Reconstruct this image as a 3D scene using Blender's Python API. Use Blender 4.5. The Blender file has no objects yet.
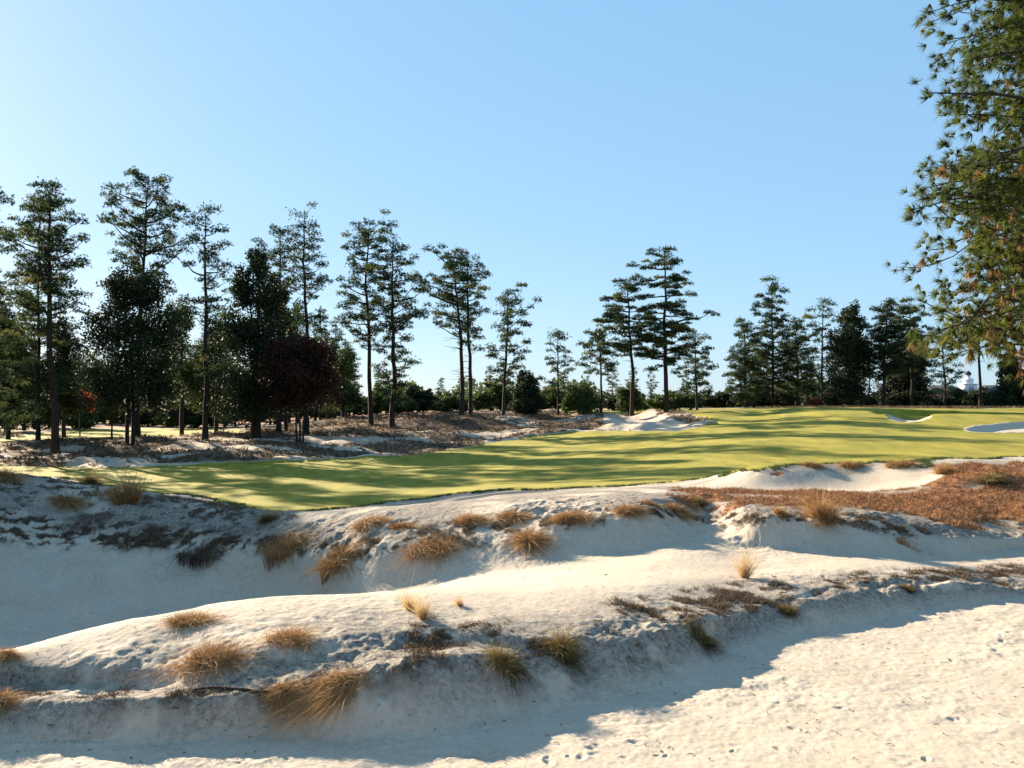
import bpy, math, random
import numpy as np
from mathutils import Vector
random.seed(4); RNG = np.random.default_rng(4)
S = bpy.context.scene; C = S.collection
CAM_Z, F, HY, CX = 3.2, 887.0, 405.0, 512.0

# ------------------------------------------------------------------ camera, light, sky
cam_d = bpy.data.cameras.new('camera'); cam = bpy.data.objects.new('camera', cam_d); C.objects.link(cam)
cam.location = (0, 0, CAM_Z); cam.rotation_euler = (math.pi/2, 0, 0)
cam_d.sensor_width = 36; cam_d.lens = F/1024*36; cam_d.shift_y = (HY-384)/1024
cam_d.clip_start = 0.1; cam_d.clip_end = 8000
S.camera = cam
SUN_AZ, SUN_EL = math.radians(42), math.radians(19.5)      # to the left of the view direction, above the horizon
sd = bpy.data.lights.new('sun', 'SUN'); sd.energy = 5.0; sd.angle = math.radians(0.5); sd.color = (1.0, 0.83, 0.62)
sun = bpy.data.objects.new('sun', sd); C.objects.link(sun)
to_sun = Vector((-math.sin(SUN_AZ)*math.cos(SUN_EL), math.cos(SUN_AZ)*math.cos(SUN_EL), math.sin(SUN_EL)))
sun.rotation_euler = to_sun.to_track_quat('Z', 'Y').to_euler(); sun.location = (-40, 40, 60)
w = bpy.data.worlds.new('World'); S.world = w; w.use_nodes = True
nt = w.node_tree; nt.nodes.clear()
sky = nt.nodes.new('ShaderNodeTexSky'); sky.sky_type = 'NISHITA'; sky.sun_disc = False
sky.sun_elevation = SUN_EL; sky.sun_rotation = -SUN_AZ
sky.air_density = 1.0; sky.dust_density = 0.3; sky.ozone_density = 1.3; sky.altitude = 150
bg = nt.nodes.new('ShaderNodeBackground'); bg.inputs[1].default_value = 0.056
wo = nt.nodes.new('ShaderNodeOutputWorld')
hs = nt.nodes.new('ShaderNodeHueSaturation'); hs.inputs['Saturation'].default_value = 1.15; hs.inputs['Value'].default_value = 1.05
gn = nt.nodes.new('ShaderNodeGamma'); gn.inputs[1].default_value = 0.75
nt.links.new(sky.outputs[0], gn.inputs[0]); nt.links.new(gn.outputs[0], hs.inputs['Color']); 
sm = nt.nodes.new('ShaderNodeMix'); sm.data_type = 'RGBA'; sm.inputs[0].default_value = .50; sm.inputs[7].default_value = (1.65, 3.5, 5.6, 1)
nt.links.new(hs.outputs[0], sm.inputs[6]); nt.links.new(sm.outputs[2], bg.inputs[0]); nt.links.new(bg.outputs[0], wo.inputs[0])
S.view_settings.view_transform = 'Standard'; S.view_settings.look = 'None'; S.view_settings.gamma = 1
S.view_settings.exposure = 1.94
S.render.resolution_x = 1024; S.render.resolution_y = 768
S.render.engine = 'CYCLES'
S.cycles.max_bounces = 6; S.cycles.diffuse_bounces = 3; S.cycles.transmission_bounces = 4; S.cycles.transparent_max_bounces = 4

# ------------------------------------------------------------------ noise
def _hash(ix, iy, s):
    h = (ix.astype(np.int64)*374761393 + iy.astype(np.int64)*668265263 + s*1442695041) & 0x7fffffff
    h = ((h ^ (h >> 13))*1274126177) & 0x7fffffff
    return ((h ^ (h >> 16)) & 0xffff)/65535.0
def vnoise(x, y, s=0):
    ix = np.floor(x); iy = np.floor(y); fx = x-ix; fy = y-iy
    fx = fx*fx*fx*(fx*(fx*6-15)+10); fy = fy*fy*fy*(fy*(fy*6-15)+10)
    a = _hash(ix, iy, s); b = _hash(ix+1, iy, s); c = _hash(ix, iy+1, s); d = _hash(ix+1, iy+1, s)
    return (a*(1-fx)+b*fx)*(1-fy)+(c*(1-fx)+d*fx)*fy*1.0 - 0.5
def fbm(x, y, sc, octv=4, s=0, gain=0.5):
    t = np.zeros_like(x, dtype=float); a = 1.0; f = 1.0/sc
    for o in range(octv):
        ang = 0.6*o+0.3; ca, sa = math.cos(ang), math.sin(ang)
        t += a*vnoise((x*ca-y*sa)*f+17.3*o, (x*sa+y*ca)*f-9.1*o, s+o*7); a *= gain; f *= 2.03
    return t
def sstep(a, b, x):
    t = np.clip((x-a)/(b-a), 0, 1); return t*t*(3-2*t)
def pchip(x, y, xi):
    h = np.diff(x); dl = np.diff(y)/h; m = np.zeros_like(y)
    w1 = 2*h[1:]+h[:-1]; w2 = h[1:]+2*h[:-1]
    ok = dl[:-1]*dl[1:] > 0
    dd0 = np.where(ok, dl[:-1], 1); dd1 = np.where(ok, dl[1:], 1)
    m[1:-1] = np.where(ok, (w1+w2)/(w1/dd0+w2/dd1), 0); m[0] = dl[0]; m[-1] = dl[-1]
    i = np.clip(np.searchsorted(x, xi)-1, 0, len(h)-1); t = np.clip((xi-x[i])/h[i], 0, 1)
    return (y[i]*(1+2*t)*(1-t)**2 + h[i]*m[i]*t*(1-t)**2 + y[i+1]*t*t*(3-2*t) + h[i]*m[i+1]*t*t*(t-1))

# ------------------------------------------------------------------ terrain: profiles of the land along a fan of sight lines
# every entry is (distance ahead, height); P() finds the distance of a point of known height from its bearing below the horizon
def P(py, z): return ((CAM_Z-z)*F/(py-HY), z)
COLS = [-250, 0, 130, 260, 390, 512, 640, 705, 760, 850, 950, 1024, 1280]
NEAR = [(0.4, 1.5), (3.2, 1.1), (6.0, 0.05)]
T = {
-250: [(7.2, 0), (7.8, .35), (8.1, .3), (8.4, .5), (8.9, .55), (10.6, -.9), (12.0, -.9), (15.2, 1.0), (18, 1.9), (27, -.9), (38, -1.1), (46, -1.1), (53, -1.1), (60, -1.0), (70, -.8), (80, -.4), (150, -.6)],
0:    [P(752, 0), P(697, .33), P(686, .28), P(664, .45), P(655, .5), (12.8, -1.25), P(640, -1.25), P(515, .5), P(475, 1.25), (32, -1.0), (40, -1.2), (46, -1.2), (52, -1.15), P(468, -1.0), P(456, -.8), P(445, -.5), P(432, -1.0)],
130:  [P(748, 0), P(699, .34), P(688, .30), P(667, .46), P(625, .62), (14.2, -1.25), P(616, -1.2), P(533, .02), P(492, .78), (32, -1.1), (41, -1.2), (47, -1.2), (54, -1.2), P(466, -1.1), P(450, -.7), P(440, -.4), P(431, -1.0)],
260:  [P(742, 0), P(694, .34), P(684, .36), P(655, .5), P(602, .65), (14.6, -1.1), P(603, -1.0), P(548, -.02), P(514, .42), (31, -1.1), (38, -1.2), (45, -1.2), (56, -1.2), P(462, -1.1), P(443, -.4), P(434, -.1), P(428, -.4)],
390:  [P(745, 0), P(668, .5), P(656, .42), P(635, .55), P(600, .62), (14.0, .2), P(597, -.4), P(546, .35), P(512, .8), (29, -.5), (38, -1.0), (45, -1.1), (57, -1.1), P(455, -.9), P(436, .1), P(421, 1.3), P(413, 1.7)],
512:  [P(718, 0), P(657, .42), P(650, .42), P(640, .5), P(598, .52), (14.4, .3), P(573, .1), P(530, .68), P(505, .9), (28, .3), (38, -.4), (45, -.7), (57, -.6), P(443, -.2), P(430, .5), P(416, 1.8), P(410, 2.3)],
640:  [P(694, 0), P(648, .32), P(640, .36), P(625, .42), P(590, .5), (14.8, .38), P(555, .32), P(513, .98), P(500, 1.05), (27, .6), (36, .0), (44, -.2), (57, .1), P(430, .8), P(418, 1.7), P(411, 2.3), P(408, 2.6)],
705:  [P(670, 0), P(634, .27), P(627, .3), P(616, .36), P(585, .42), (15.2, .35), P(548, .4), P(522, .6), P(502, .92), (27, .6), (31.5, .5), (40, .0), (56, .5), P(423, 1.4), P(413, 2.3), P(409, 2.6), P(408, 2.6)],
760:  [P(646, 0), P(617, .25), P(611, .27), P(604, .32), P(580, .35), (15.4, .3), P(553, .3), P(521, .86), P(506, 1.0), P(491, .6), P(468, 1.12), (40, .1), (56, .8), P(418, 1.8), P(410, 2.6), P(408, 2.8), (165, 2.6)],
850:  [P(627, 0), P(594, .32), P(590, .31), P(584, .33), P(573, .33), (16.0, .3), P(559, .28), P(520, .85), P(510, .92), P(491, .6), P(464, 1.22), (40, .3), (56, 1.0), (82, 2.15), (97, 2.75), (114, 2.85), (165, 2.6)],
950:  [P(608, 0), P(587, .22), P(584, .21), P(578, .24), P(570, .22), (16.4, .2), P(561, .2), P(541, .46), P(528, .62), P(494, .75), P(461, 1.3), (40, .6), (56, 1.1), (82, 2.2), (97, 2.75), (114, 2.85), (165, 2.6)],
1024: [P(602, 0), P(588, .16), P(584, .15), P(578, .17), P(562, .15), (17.5, .15), P(552, .18), P(545, .3), P(535, .4), P(500, .7), P(464, 1.2), (40, .6), (56, 1.1), (82, 2.2), (97, 2.75), (114, 2.85), (165, 2.6)],
1280: [(13.6, 0), (14.2, .2), (14.6, .2), (15.0, .22), (15.8, .2), (16.2, .2), (16.6, .2), (18, .4), (19, .5), (25, .8), (32, 1.3), (40, .8), (56, 1.2), (80, 2.3), (106, 2.8), (118, 2.85), (165, 2.6)],
}
FAR = [(520, .5), (3600, .5)]
TH, R_, Z_ = [], [], []
for c in COLS:
    u = (c-CX)/F; k = math.sqrt(1+u*u); pr = NEAR+T[c]+FAR
    for a, b in zip(pr, pr[1:]): assert b[0] > a[0], (c, a, b)
    TH.append(math.atan(u)); R_.append([p[0]*k for p in pr]); Z_.append([p[1] for p in pr])
back_r = [0.4*1, 3.2, 6, 8, 9, 9.5, 10, 11, 12.5, 14, 16, 19, 25, 32, 40, 56, 70, 90, 110, 160, 520, 3600]
nK = len(R_[0])
bk = list(np.geomspace(0.4, 3600, nK)); zk = [1.5, 1.3, 1.0]+[.8]*(nK-3)
TH = np.array([-math.pi, -1.45]+TH+[1.45, math.pi]); R_ = np.array([bk, bk]+R_+[bk, bk]); Z_ = np.array([zk, zk]+Z_+[zk, zk])

th = np.concatenate([np.linspace(-math.pi, -0.62, 90, endpoint=False), np.linspace(-0.62, 0.62, 1040, endpoint=False), np.linspace(0.62, math.pi, 91)])
rr = np.concatenate([np.geomspace(.4, 7, 50, endpoint=False), np.geomspace(7, 25, 560, endpoint=False), np.geomspace(25, 125, 420, endpoint=False), np.geomspace(125, 3600, 110)])
nt_, nr_ = len(th), len(rr)
LR = np.log(R_)
lr_c = np.array([pchip(TH, LR[:, k], th) for k in range(nK)]).T
z_c = np.array([pchip(TH, Z_[:, k], th) for k in range(nK)]).T
# ragged banks: the lips wander along the bearing
for k, amp in ((3, .010), (4, .016), (5, .012), (6, .016), (7, .010), (9, .008), (10, .014), (11, .014), (16, .03), (17, .02)):
    lr_c[:, k] += amp*fbm(th*30, th*0+k*3.1, 3.4, 4, s=k, gain=.42)*1.7
    if k in (4, 5, 6, 10): z_c[:, k] += .08*fbm(th*30, th*0+k*5.7, 3.0, 3, s=40+k, gain=.4)
lr_c = np.maximum.accumulate(lr_c+np.arange(nK)*1e-4, axis=1)
lr_c += np.arange(nK)*2e-3
Zg = np.empty((nt_, nr_)); KT = np.empty((nt_, nr_)); lrr = np.log(rr)
for i in range(nt_):
    Zg[i] = pchip(lr_c[i], z_c[i], np.clip(lrr, lr_c[i, 0], lr_c[i, -1]))
    KT[i] = np.interp(lrr, lr_c[i], np.arange(nK))
X = np.sin(th)[:, None]*rr[None, :]; Y = np.cos(th)[:, None]*rr[None, :]

def bil(G, x, y):
    t = np.arctan2(x, y); r = np.hypot(x, y)
    i = np.clip(np.searchsorted(th, t)-1, 0, nt_-2); j = np.clip(np.searchsorted(rr, r)-1, 0, nr_-2)
    a = np.clip((t-th[i])/(th[i+1]-th[i]), 0, 1); b = np.clip((r-rr[j])/(rr[j+1]-rr[j]), 0, 1)
    return (G[i, j]*(1-a)+G[i+1, j]*a)*(1-b)+(G[i, j+1]*(1-a)+G[i+1, j+1]*a)*b
def H(x, y): return float(bil(Zg, np.array([x]), np.array([y]))[0])
def hit(px, py, d0=5.0, d1=400.0):
    """where the sight line through a picture point meets the land (first crossing after d0)"""
    u = (px-CX)/F; v = (py-HY)/F
    d = np.geomspace(d0, d1, 1400); g = bil(Zg, d*u, d)-(CAM_Z-v*d)
    k = np.nonzero(g >= 0)[0]
    dd = d[k[0]] if len(k) else d[np.argmax(g)]
    return dd*u, dd
def poly_world(pts, d0, d1=400): return np.array([hit(a, b, d0, d1) for a, b in pts])
def smooth_poly(p, n=8):
    out = []; m = len(p)
    for i in range(m):
        p0, p1, p2, p3 = p[i-1], p[i], p[(i+1) % m], p[(i+2) % m]
        for q in range(n):
            t = q/n; out.append(.5*((2*p1)+(-p0+p2)*t+(2*p0-5*p1+4*p2-p3)*t*t+(-p0+3*p1-3*p2+p3)*t**3))
    return np.array(out)
def sdist(poly, x, y):
    """signed distance (positive inside) from points to polygon"""
    sh = x.shape; x = x.ravel(); y = y.ravel()
    d = np.full(x.shape, 1e18); ins = np.zeros(x.shape, bool); n = len(poly)
    for i in range(n):
        ax, ay = poly[i]; bx, by = poly[(i+1) % n]; ex, ey = bx-ax, by-ay
        t = np.clip(((x-ax)*ex+(y-ay)*ey)/(ex*ex+ey*ey+1e-12), 0, 1)
        d = np.minimum(d, (x-ax-t*ex)**2+(y-ay-t*ey)**2)
        c = ((ay > y) != (by > y)) & (x < (bx-ax)*(y-ay)/((by-ay) if by != ay else 1e-12)+ax); ins ^= c
    d = np.sqrt(d); return np.where(ins, d, -d).reshape(sh)
def region(pts, d0, d1=400, margin=12, fine=True):
    pw = poly_world(pts, d0, d1)
    if fine: pw = smooth_poly(pw, 5)
    out = np.full(X.shape, -50.0)
    m = (X > pw[:, 0].min()-margin) & (X < pw[:, 0].max()+margin) & (Y > pw[:, 1].min()-margin) & (Y < pw[:, 1].max()+margin)
    out[m] = sdist(pw, X[m], Y[m]); return out

# zones of the land
fair = region([(-60, 466), (120, 466), (250, 463), (350, 459), (430, 452), (480, 445), (540, 436), (600, 431), (640, 431), (700, 428), (712, 421), (690, 415), (640, 413), (560, 412.5), (620, 409.5), (720, 408.6), (900, 408.6), (1200, 408.6),
               (1200, 440), (1100, 456), (1000, 458), (940, 461), (860, 463), (800, 467), (740, 473), (690, 480), (640, 485), (560, 489), (470, 494), (380, 504), (300, 512), (250, 510), (190, 497), (130, 492), (60, 478), (-60, 480)], 27, 160)
fair2 = region([(-40, 443), (20, 436), (70, 430), (150, 428), (225, 429), (250, 433), (200, 437), (130, 440), (60, 441), (0, 445)], 80, 300)
bunk_a = region([(604, 419), (622, 414), (650, 413), (664, 415), (676, 419), (700, 424), (694, 430), (670, 432), (640, 431), (612, 428)], 70, 140)
bunk_b = region([(886, 418), (898, 412.5), (920, 412), (934, 416), (926, 420.5), (905, 422)], 70, 140, 6)
bunk_c = region([(962, 428), (985, 423.5), (1030, 421.5), (1080, 423), (1070, 431), (1010, 431.5), (975, 431)], 60, 140, 6)
straw = region([(690, 490), (760, 488), (830, 486), (920, 486), (950, 476), (935, 463), (990, 462), (1060, 463), (1300, 470), (1300, 545), (1060, 538), (1010, 532), (950, 524), (880, 514), (800, 505), (730, 500), (680, 498)], 19, 60)
bunk_m = region([(692, 487), (730, 480), (770, 474), (800, 467), (850, 472), (900, 474), (938, 471), (944, 480), (925, 487), (880, 490), (800, 490), (740, 491)], 22, 45, 6)
e1 = fbm(X, Y, 2.2, 5, 5, .6)*1.1
fairM = np.maximum(sstep(-.15, .35, fair+e1), sstep(-.4, 1.0, fair2+e1*2))
bA = sstep(0, .5, bunk_a+e1*.8); bB = sstep(0, .4, bunk_b+e1*.4); bC = sstep(0, .4, bunk_c+e1*.4)
bM = sstep(-.05, .25, bunk_m+e1*.35)
fairM *= (1-bA)*(1-bB)*(1-bC)*(1-bM)
strawM = sstep(-.5, .5, straw+fbm(X, Y, 1.2, 4, 9)*2.2)*(1-.62*sstep(.12, .42, fbm(X, Y*1.4, 2.6, 4, 29, .6)))*(1-bM)*(1-fairM)
# hollows of the bunkers and their raised rims
Zg -= .55*sstep(0, 2.5, bunk_a)*1.0 + .45*sstep(0, 1.6, bunk_b)+.45*sstep(0, 1.6, bunk_c)
Zg += .5*np.exp(-((bunk_b+1.6)/1.5)**2)*sstep(87, 96, Y) + 1.0*np.exp(-((bunk_c+1.5)/1.1)**2)*sstep(76, 81, Y)
Zg -= .03*sstep(0, 1.0, bunk_m)
uu = X/np.maximum(Y, 1)+.02*fbm(X, Y, 5, 3, 95)
Zg -= .95*sstep(.405, .44, uu)*sstep(84, 90, Y+1.5*fbm(X, Y, 6, 2, 96))*(1-sstep(94, 95.1, Y+1.2*fbm(X, Y, 5, 3, 97)))*(Y > 70)
# humps and grain
sandy = (1-fairM)
near = sstep(40, 8, np.hypot(X, Y))
waste = sandy*sstep(58, 66, Y)*sstep(160, 120, Y)*sstep(40, 15, X)
Zg += waste*(.85*fbm(X, Y*1.3, 7.5, 4, 3, .5)+.30*fbm(X, Y, 2.2, 3, 8))
Zg += fairM*.10*fbm(X, Y, 11, 2, 31)*sstep(25, 40, Y)
Zg += fairM*.45*fbm(X*.5, Y, 14, 2, 33)*sstep(50, 70, Y)*sstep(125, 90, Y)
msand = sandy*sstep(45, 25, Y)*sstep(2.5, 6, Y)
kk = KT
bank = np.exp(-((kk-4.6)/1.6)**2)+np.exp(-((kk-10.2)/1.1)**2)          # rough ground along the lips of both banks
rough = np.clip(bank, 0, 1)
front = (kk < 3.2)
Zg += msand*(.05+.05*rough)*fbm(X, Y, 1.9, 3, 11, .4)*(1-.7*front)
Zg += msand*(.003+.065*rough)*fbm(X, Y, .34, 4, 13, .58)*(.35+1.3*sstep(-.2,.35,fbm(X,Y,1.7,2,14)))
Zg += msand*(.0045+.008*rough)*fbm(X, Y, .09, 3, 17, .6)
ridg = 1-np.abs(fbm(X, Y, .8, 3, 23))*2.6
Zg += msand*rough*.045*np.clip(ridg, 0, 1)**2*sstep(-.1, .3, fbm(X, Y, 2.5, 2, 24))
Zg += strawM*.10*fbm(X, Y, .8, 4, 19, .6)+strawM*.04*fbm(X, Y, .2, 2, 20)
# the small mound with brush at the right edge
mx, my = hit(990, 482, 19, 45)
Zg += .30*np.exp(-(((X-mx)/1.5)**2+((Y-my)/.9)**2))
# tracks in the sand
pits = []
for px, py, n, sp in ((610, 708, 4, 10), (650, 709, 6, 14), (600, 740, 6, 14), (655, 752, 8, 30), (560, 757, 6, 26), (520, 690, 5, 18), (690, 688, 4, 20), (720, 665, 3, 14), (705, 640, 4, 12), (790, 728, 2, 6), (840, 710, 1, 1), (880, 648, 3, 8),
                      (760, 700, 3, 30), (940, 660, 4, 30), (980, 715, 3, 40), (870, 760, 5, 40), (60, 758, 5, 30), (150, 755, 5, 40), (250, 760, 6, 40), (450, 757, 6, 40), (770, 640, 5, 20), (740, 752, 4, 20), (640, 690, 3, 10),
                      (560, 575, 6, 30), (690, 580, 6, 40), (820, 575, 5, 30), (960, 620, 4, 20), (1000, 640, 4, 20)):
    for q in range((n+1)//2+1):
        x, y = hit(px+random.gauss(0, sp), py+random.gauss(0, 4.5), 7.0)
        pits.append((x, y, random.uniform(.015, .04), random.uniform(.008, .024), random.uniform(0, 3.14)))
jr = np.nonzero((rr > 6) & (rr < 22))[0]; j0, j1 = jr[0], jr[-1]
sub = (slice(None), slice(j0, j1))
for x, y, s, dp, a in pits:
    t = math.atan2(x, y); i0, i1 = np.searchsorted(th, [t-.05, t+.05]); r = math.hypot(x, y); q0, q1 = np.searchsorted(rr, [r-.3, r+.3])
    xs = X[i0:i1, q0:q1]-x; ys = Y[i0:i1, q0:q1]-y
    a1 = xs*math.cos(a)+ys*math.sin(a); a2 = -xs*math.sin(a)+ys*math.cos(a); e = (a1/(s*1.5))**2+(a2/(s*.85))**2
    Zg[i0:i1, q0:q1] += -dp*np.exp(-e)+dp*.22*np.exp(-(np.sqrt(e)-1.7)**2*3)

# dark organic litter: bank lips, foot of trees, rough ground of the waste (there also painted-in shade)
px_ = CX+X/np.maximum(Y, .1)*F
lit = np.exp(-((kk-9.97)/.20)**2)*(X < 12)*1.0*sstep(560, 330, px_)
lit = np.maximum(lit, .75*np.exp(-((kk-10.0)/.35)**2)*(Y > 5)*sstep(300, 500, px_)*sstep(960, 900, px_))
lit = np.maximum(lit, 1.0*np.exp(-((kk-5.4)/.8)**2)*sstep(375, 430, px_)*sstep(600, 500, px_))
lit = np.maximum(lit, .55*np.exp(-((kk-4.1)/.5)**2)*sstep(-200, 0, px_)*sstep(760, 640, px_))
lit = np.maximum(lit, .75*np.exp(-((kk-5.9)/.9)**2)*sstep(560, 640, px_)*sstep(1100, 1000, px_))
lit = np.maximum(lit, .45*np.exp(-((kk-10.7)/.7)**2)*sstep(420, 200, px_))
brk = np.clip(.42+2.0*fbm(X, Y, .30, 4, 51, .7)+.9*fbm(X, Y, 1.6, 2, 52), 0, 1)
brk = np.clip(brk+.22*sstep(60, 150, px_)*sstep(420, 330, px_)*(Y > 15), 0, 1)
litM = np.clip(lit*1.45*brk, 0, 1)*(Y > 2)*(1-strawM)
waste_litter_shade = sstep(.22, .5, .5+1.0*fbm(X, Y*1.6, 5.0, 4, 61, .6))*sstep(50, 60, Y)  # litter patches, thickened so their dark colour also stands in for shade
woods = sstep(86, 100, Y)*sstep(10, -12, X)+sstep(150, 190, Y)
litM = np.maximum(litM, np.clip(waste_litter_shade*.8+woods*.85, 0, 1)*(1-bA)*(1-bB)*(1-bC))
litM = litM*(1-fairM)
# brown bracken tone of the waste under the trees
brownM = np.clip(sstep(.28, .5, .5+fbm(X, Y*1.5, 8, 4, 71, .6))*sstep(52, 64, Y)*sandy, 0, 1)*(1-bA)*(1-bB)*(1-bC)
strawM = np.maximum(strawM, np.maximum(brownM*.42, woods*.4*(1-fairM)))
strawM[~np.isfinite(strawM)] = 0
crust = np.clip(sstep(3.0, 3.9, kk)*sstep(7.1, 5.8, kk)*sstep(-.22, .22, fbm(X, Y, 1.1, 5, 81, .65)+.06+.18*sstep(350, 480, px_))+sstep(9.8, 10.2, kk)*sstep(14.5, 12, kk)*sstep(-.35, .2, fbm(X, Y, 1.6, 4, 82, .6)+.1), 0, 1)*(Y > 2)*(1-fairM)*(1-bM)

# ------------------------------------------------------------------ materials
def mat(name):
    m = bpy.data.materials.new(name); m.use_nodes = True; n = m.node_tree.nodes; b = n['Principled BSDF']; b.inputs['Specular IOR Level'].default_value = .2
    return m, n, m.node_tree.links, b
def nd(n, t, **k):
    o = n.new(t)
    for a, v in k.items(): setattr(o, a, v)
    return o
def noise_n(n, l, vec, scale, det=6, rough=.6):
    o = n.new('ShaderNodeTexNoise'); o.inputs['Scale'].default_value = scale; o.inputs['Detail'].default_value = det; o.inputs['Roughness'].default_value = rough
    if vec is not None: l.new(vec, o.inputs['Vector'])
    return o.outputs['Fac']
def ramp(n, l, fac, stops):
    o = n.new('ShaderNodeValToRGB'); e = o.color_ramp.elements
    while len(e) < len(stops): e.new(.5)
    for q, (p, c) in enumerate(stops): e[q].position = p; e[q].color = (*c, 1) if len(c) == 3 else c
    l.new(fac, o.inputs[0]); return o.outputs[0]
def mixc(n, l, f, a, b, bt='MIX'):
    o = n.new('ShaderNodeMix'); o.data_type = 'RGBA'; o.blend_type = bt
    for s, v in ((0, f), (6, a), (7, b)):
        if isinstance(v, (int, float)): o.inputs[s].default_value = v
        elif isinstance(v, tuple): o.inputs[s].default_value = (*v, 1)
        else: l.new(v, o.inputs[s])
    return o.outputs[2]
def mth(n, l, op, a, b=None, c=None, clamp=False):
    o = n.new('ShaderNodeMath'); o.operation = op; o.use_clamp = clamp
    for s, v in enumerate((a, b, c)):
        if v is None: continue
        if isinstance(v, (int, float)): o.inputs[s].default_value = v
        else: l.new(v, o.inputs[s])
    return o.outputs[0]

gm, n, l, b = mat('land')
geo = n.new('ShaderNodeNewGeometry').outputs['Position']
at = n.new('ShaderNodeAttribute'); at.attribute_name = 'zones'
sp = n.new('ShaderNodeSeparateColor'); l.new(at.outputs['Color'], sp.inputs[0]); zf, zs, zl = sp.outputs
zc = at.outputs['Alpha']; n1 = noise_n(n, l, geo, 1.1, 5); n2 = noise_n(n, l, geo, 14, 6, .7); n3 = noise_n(n, l, geo, 70, 4, .7); n4 = noise_n(n, l, geo, .25, 3)
sand = ramp(n, l, mth(n, l, 'ADD', mth(n, l, 'MULTIPLY', n2, .6), mth(n, l, 'MULTIPLY', n1, .4)), [(.28, (.26, .215, .165)), (.45, (.42, .355, .28)), (.68, (.51, .445, .355))])
crc = ramp(n, l, mth(n, l, 'ADD', mth(n, l, 'MULTIPLY', n2, .55), mth(n, l, 'MULTIPLY', n3, .45)), [(.40, (.075, .062, .05)), (.50, (.23, .20, .165)), (.62, (.40, .35, .29))])
sand = mixc(n, l, mth(n, l, 'MULTIPLY', zc, 1.0), sand, crc)
speck = ramp(n, l, n3, [(.28, (.62, .56, .48)), (.42, (1, 1, 1))]); sand = mixc(n, l, 1.0, sand, speck, 'MULTIPLY')
straw_c = ramp(n, l, mth(n, l, 'ADD', mth(n, l, 'MULTIPLY', n3, .5), mth(n, l, 'MULTIPLY', n2, .5)), [(.3, (.05, .024, .012)), (.46, (.19, .085, .035)), (.62, (.35, .17, .075)), (.75, (.5, .34, .22))])
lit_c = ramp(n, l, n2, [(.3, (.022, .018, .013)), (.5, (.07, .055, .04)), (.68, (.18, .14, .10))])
gx = n.new('ShaderNodeMapping'); gx.inputs['Scale'].default_value = (1, .35, 1); l.new(geo, gx.inputs[0])
n5 = noise_n(n, l, gx.outputs[0], .8, 5, .65)
grass = ramp(n, l, mth(n, l, 'ADD', mth(n, l, 'MULTIPLY', n5, .65), mth(n, l, 'MULTIPLY', n2, .35)), [(.3, (.10, .105, .010)), (.5, (.215, .195, .017)), (.72, (.40, .305, .045))])
def zone(z, nf, k=.7, w=.18):      # break the edge of a zone up with noise
    v = mth(n, l, 'ADD', z, mth(n, l, 'MULTIPLY', mth(n, l, 'SUBTRACT', nf, .5), k))
    o = n.new('ShaderNodeMapRange'); o.interpolation_type = 'SMOOTHSTEP'; l.new(v, o.inputs[0]); o.inputs[1].default_value = .5-w; o.inputs[2].default_value = .5+w; return o.outputs[0]
fl = zone(zl, mth(n, l, 'ADD', mth(n, l, 'MULTIPLY', n2, .5), mth(n, l, 'MULTIPLY', n3, .5)), 2.6, .30); fs = zone(zs, n2, 1.3, .22); ff = zone(zf, n2, 1.2, .26)
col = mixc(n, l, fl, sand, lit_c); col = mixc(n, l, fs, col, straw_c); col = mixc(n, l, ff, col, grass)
l.new(col, b.inputs['Base Color']); b.inputs['Roughness'].default_value = .95
bh = mth(n, l, 'ADD', mth(n, l, 'MULTIPLY', n2, .045), mth(n, l, 'MULTIPLY', n3, .014))
bh = mth(n, l, 'MULTIPLY', bh, mth(n, l, 'ADD', .5, zc)); bp = n.new('ShaderNodeBump'); bp.inputs['Distance'].default_value = .55; bp.inputs['Strength'].default_value = .55
l.new(bh, bp.inputs['Height']); l.new(bp.outputs[0], b.inputs['Normal'])

def foliage(name, c1, c2, trans=.35, rough=.7):
    m, n, l, b = mat(name)
    a = n.new('ShaderNodeAttribute'); a.attribute_name = 'tint'
    col = ramp(n, l, a.outputs['Fac'], [(0, c1), (1, c2)] if not isinstance(c1, list) else c1)
    l.new(col, b.inputs['Base Color']); b.inputs['Roughness'].default_value = rough
    t = n.new('ShaderNodeBsdfTranslucent'); l.new(col, t.inputs[0])
    mx = n.new('ShaderNodeMixShader'); mx.inputs[0].default_value = trans; l.new(b.outputs[0], mx.inputs[1]); l.new(t.outputs[0], mx.inputs[2])
    l.new(mx.outputs[0], n['Material Output'].inputs[0]); return m
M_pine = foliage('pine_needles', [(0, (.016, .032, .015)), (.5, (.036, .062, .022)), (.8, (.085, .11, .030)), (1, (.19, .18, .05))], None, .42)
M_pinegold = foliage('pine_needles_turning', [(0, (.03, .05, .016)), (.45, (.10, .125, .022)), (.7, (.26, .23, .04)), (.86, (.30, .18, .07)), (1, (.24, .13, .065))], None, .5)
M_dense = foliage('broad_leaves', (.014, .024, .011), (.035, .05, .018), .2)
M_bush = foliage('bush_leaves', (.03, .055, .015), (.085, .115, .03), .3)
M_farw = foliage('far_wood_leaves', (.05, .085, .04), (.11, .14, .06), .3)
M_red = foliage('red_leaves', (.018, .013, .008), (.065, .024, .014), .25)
M_orange = foliage('orange_leaves', (.13, .028, .014), (.32, .085, .035), .4)
M_wire = foliage('wiregrass', [(0, (.14, .065, .025)), (.45, (.30, .155, .06)), (.8, (.45, .27, .11)), (1, (.62, .46, .24))], None, .3)
M_wirep = foliage('pale_wiregrass', [(0, (.26, .15, .06)), (.5, (.50, .33, .15)), (1, (.72, .56, .32))], None, .35)
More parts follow.
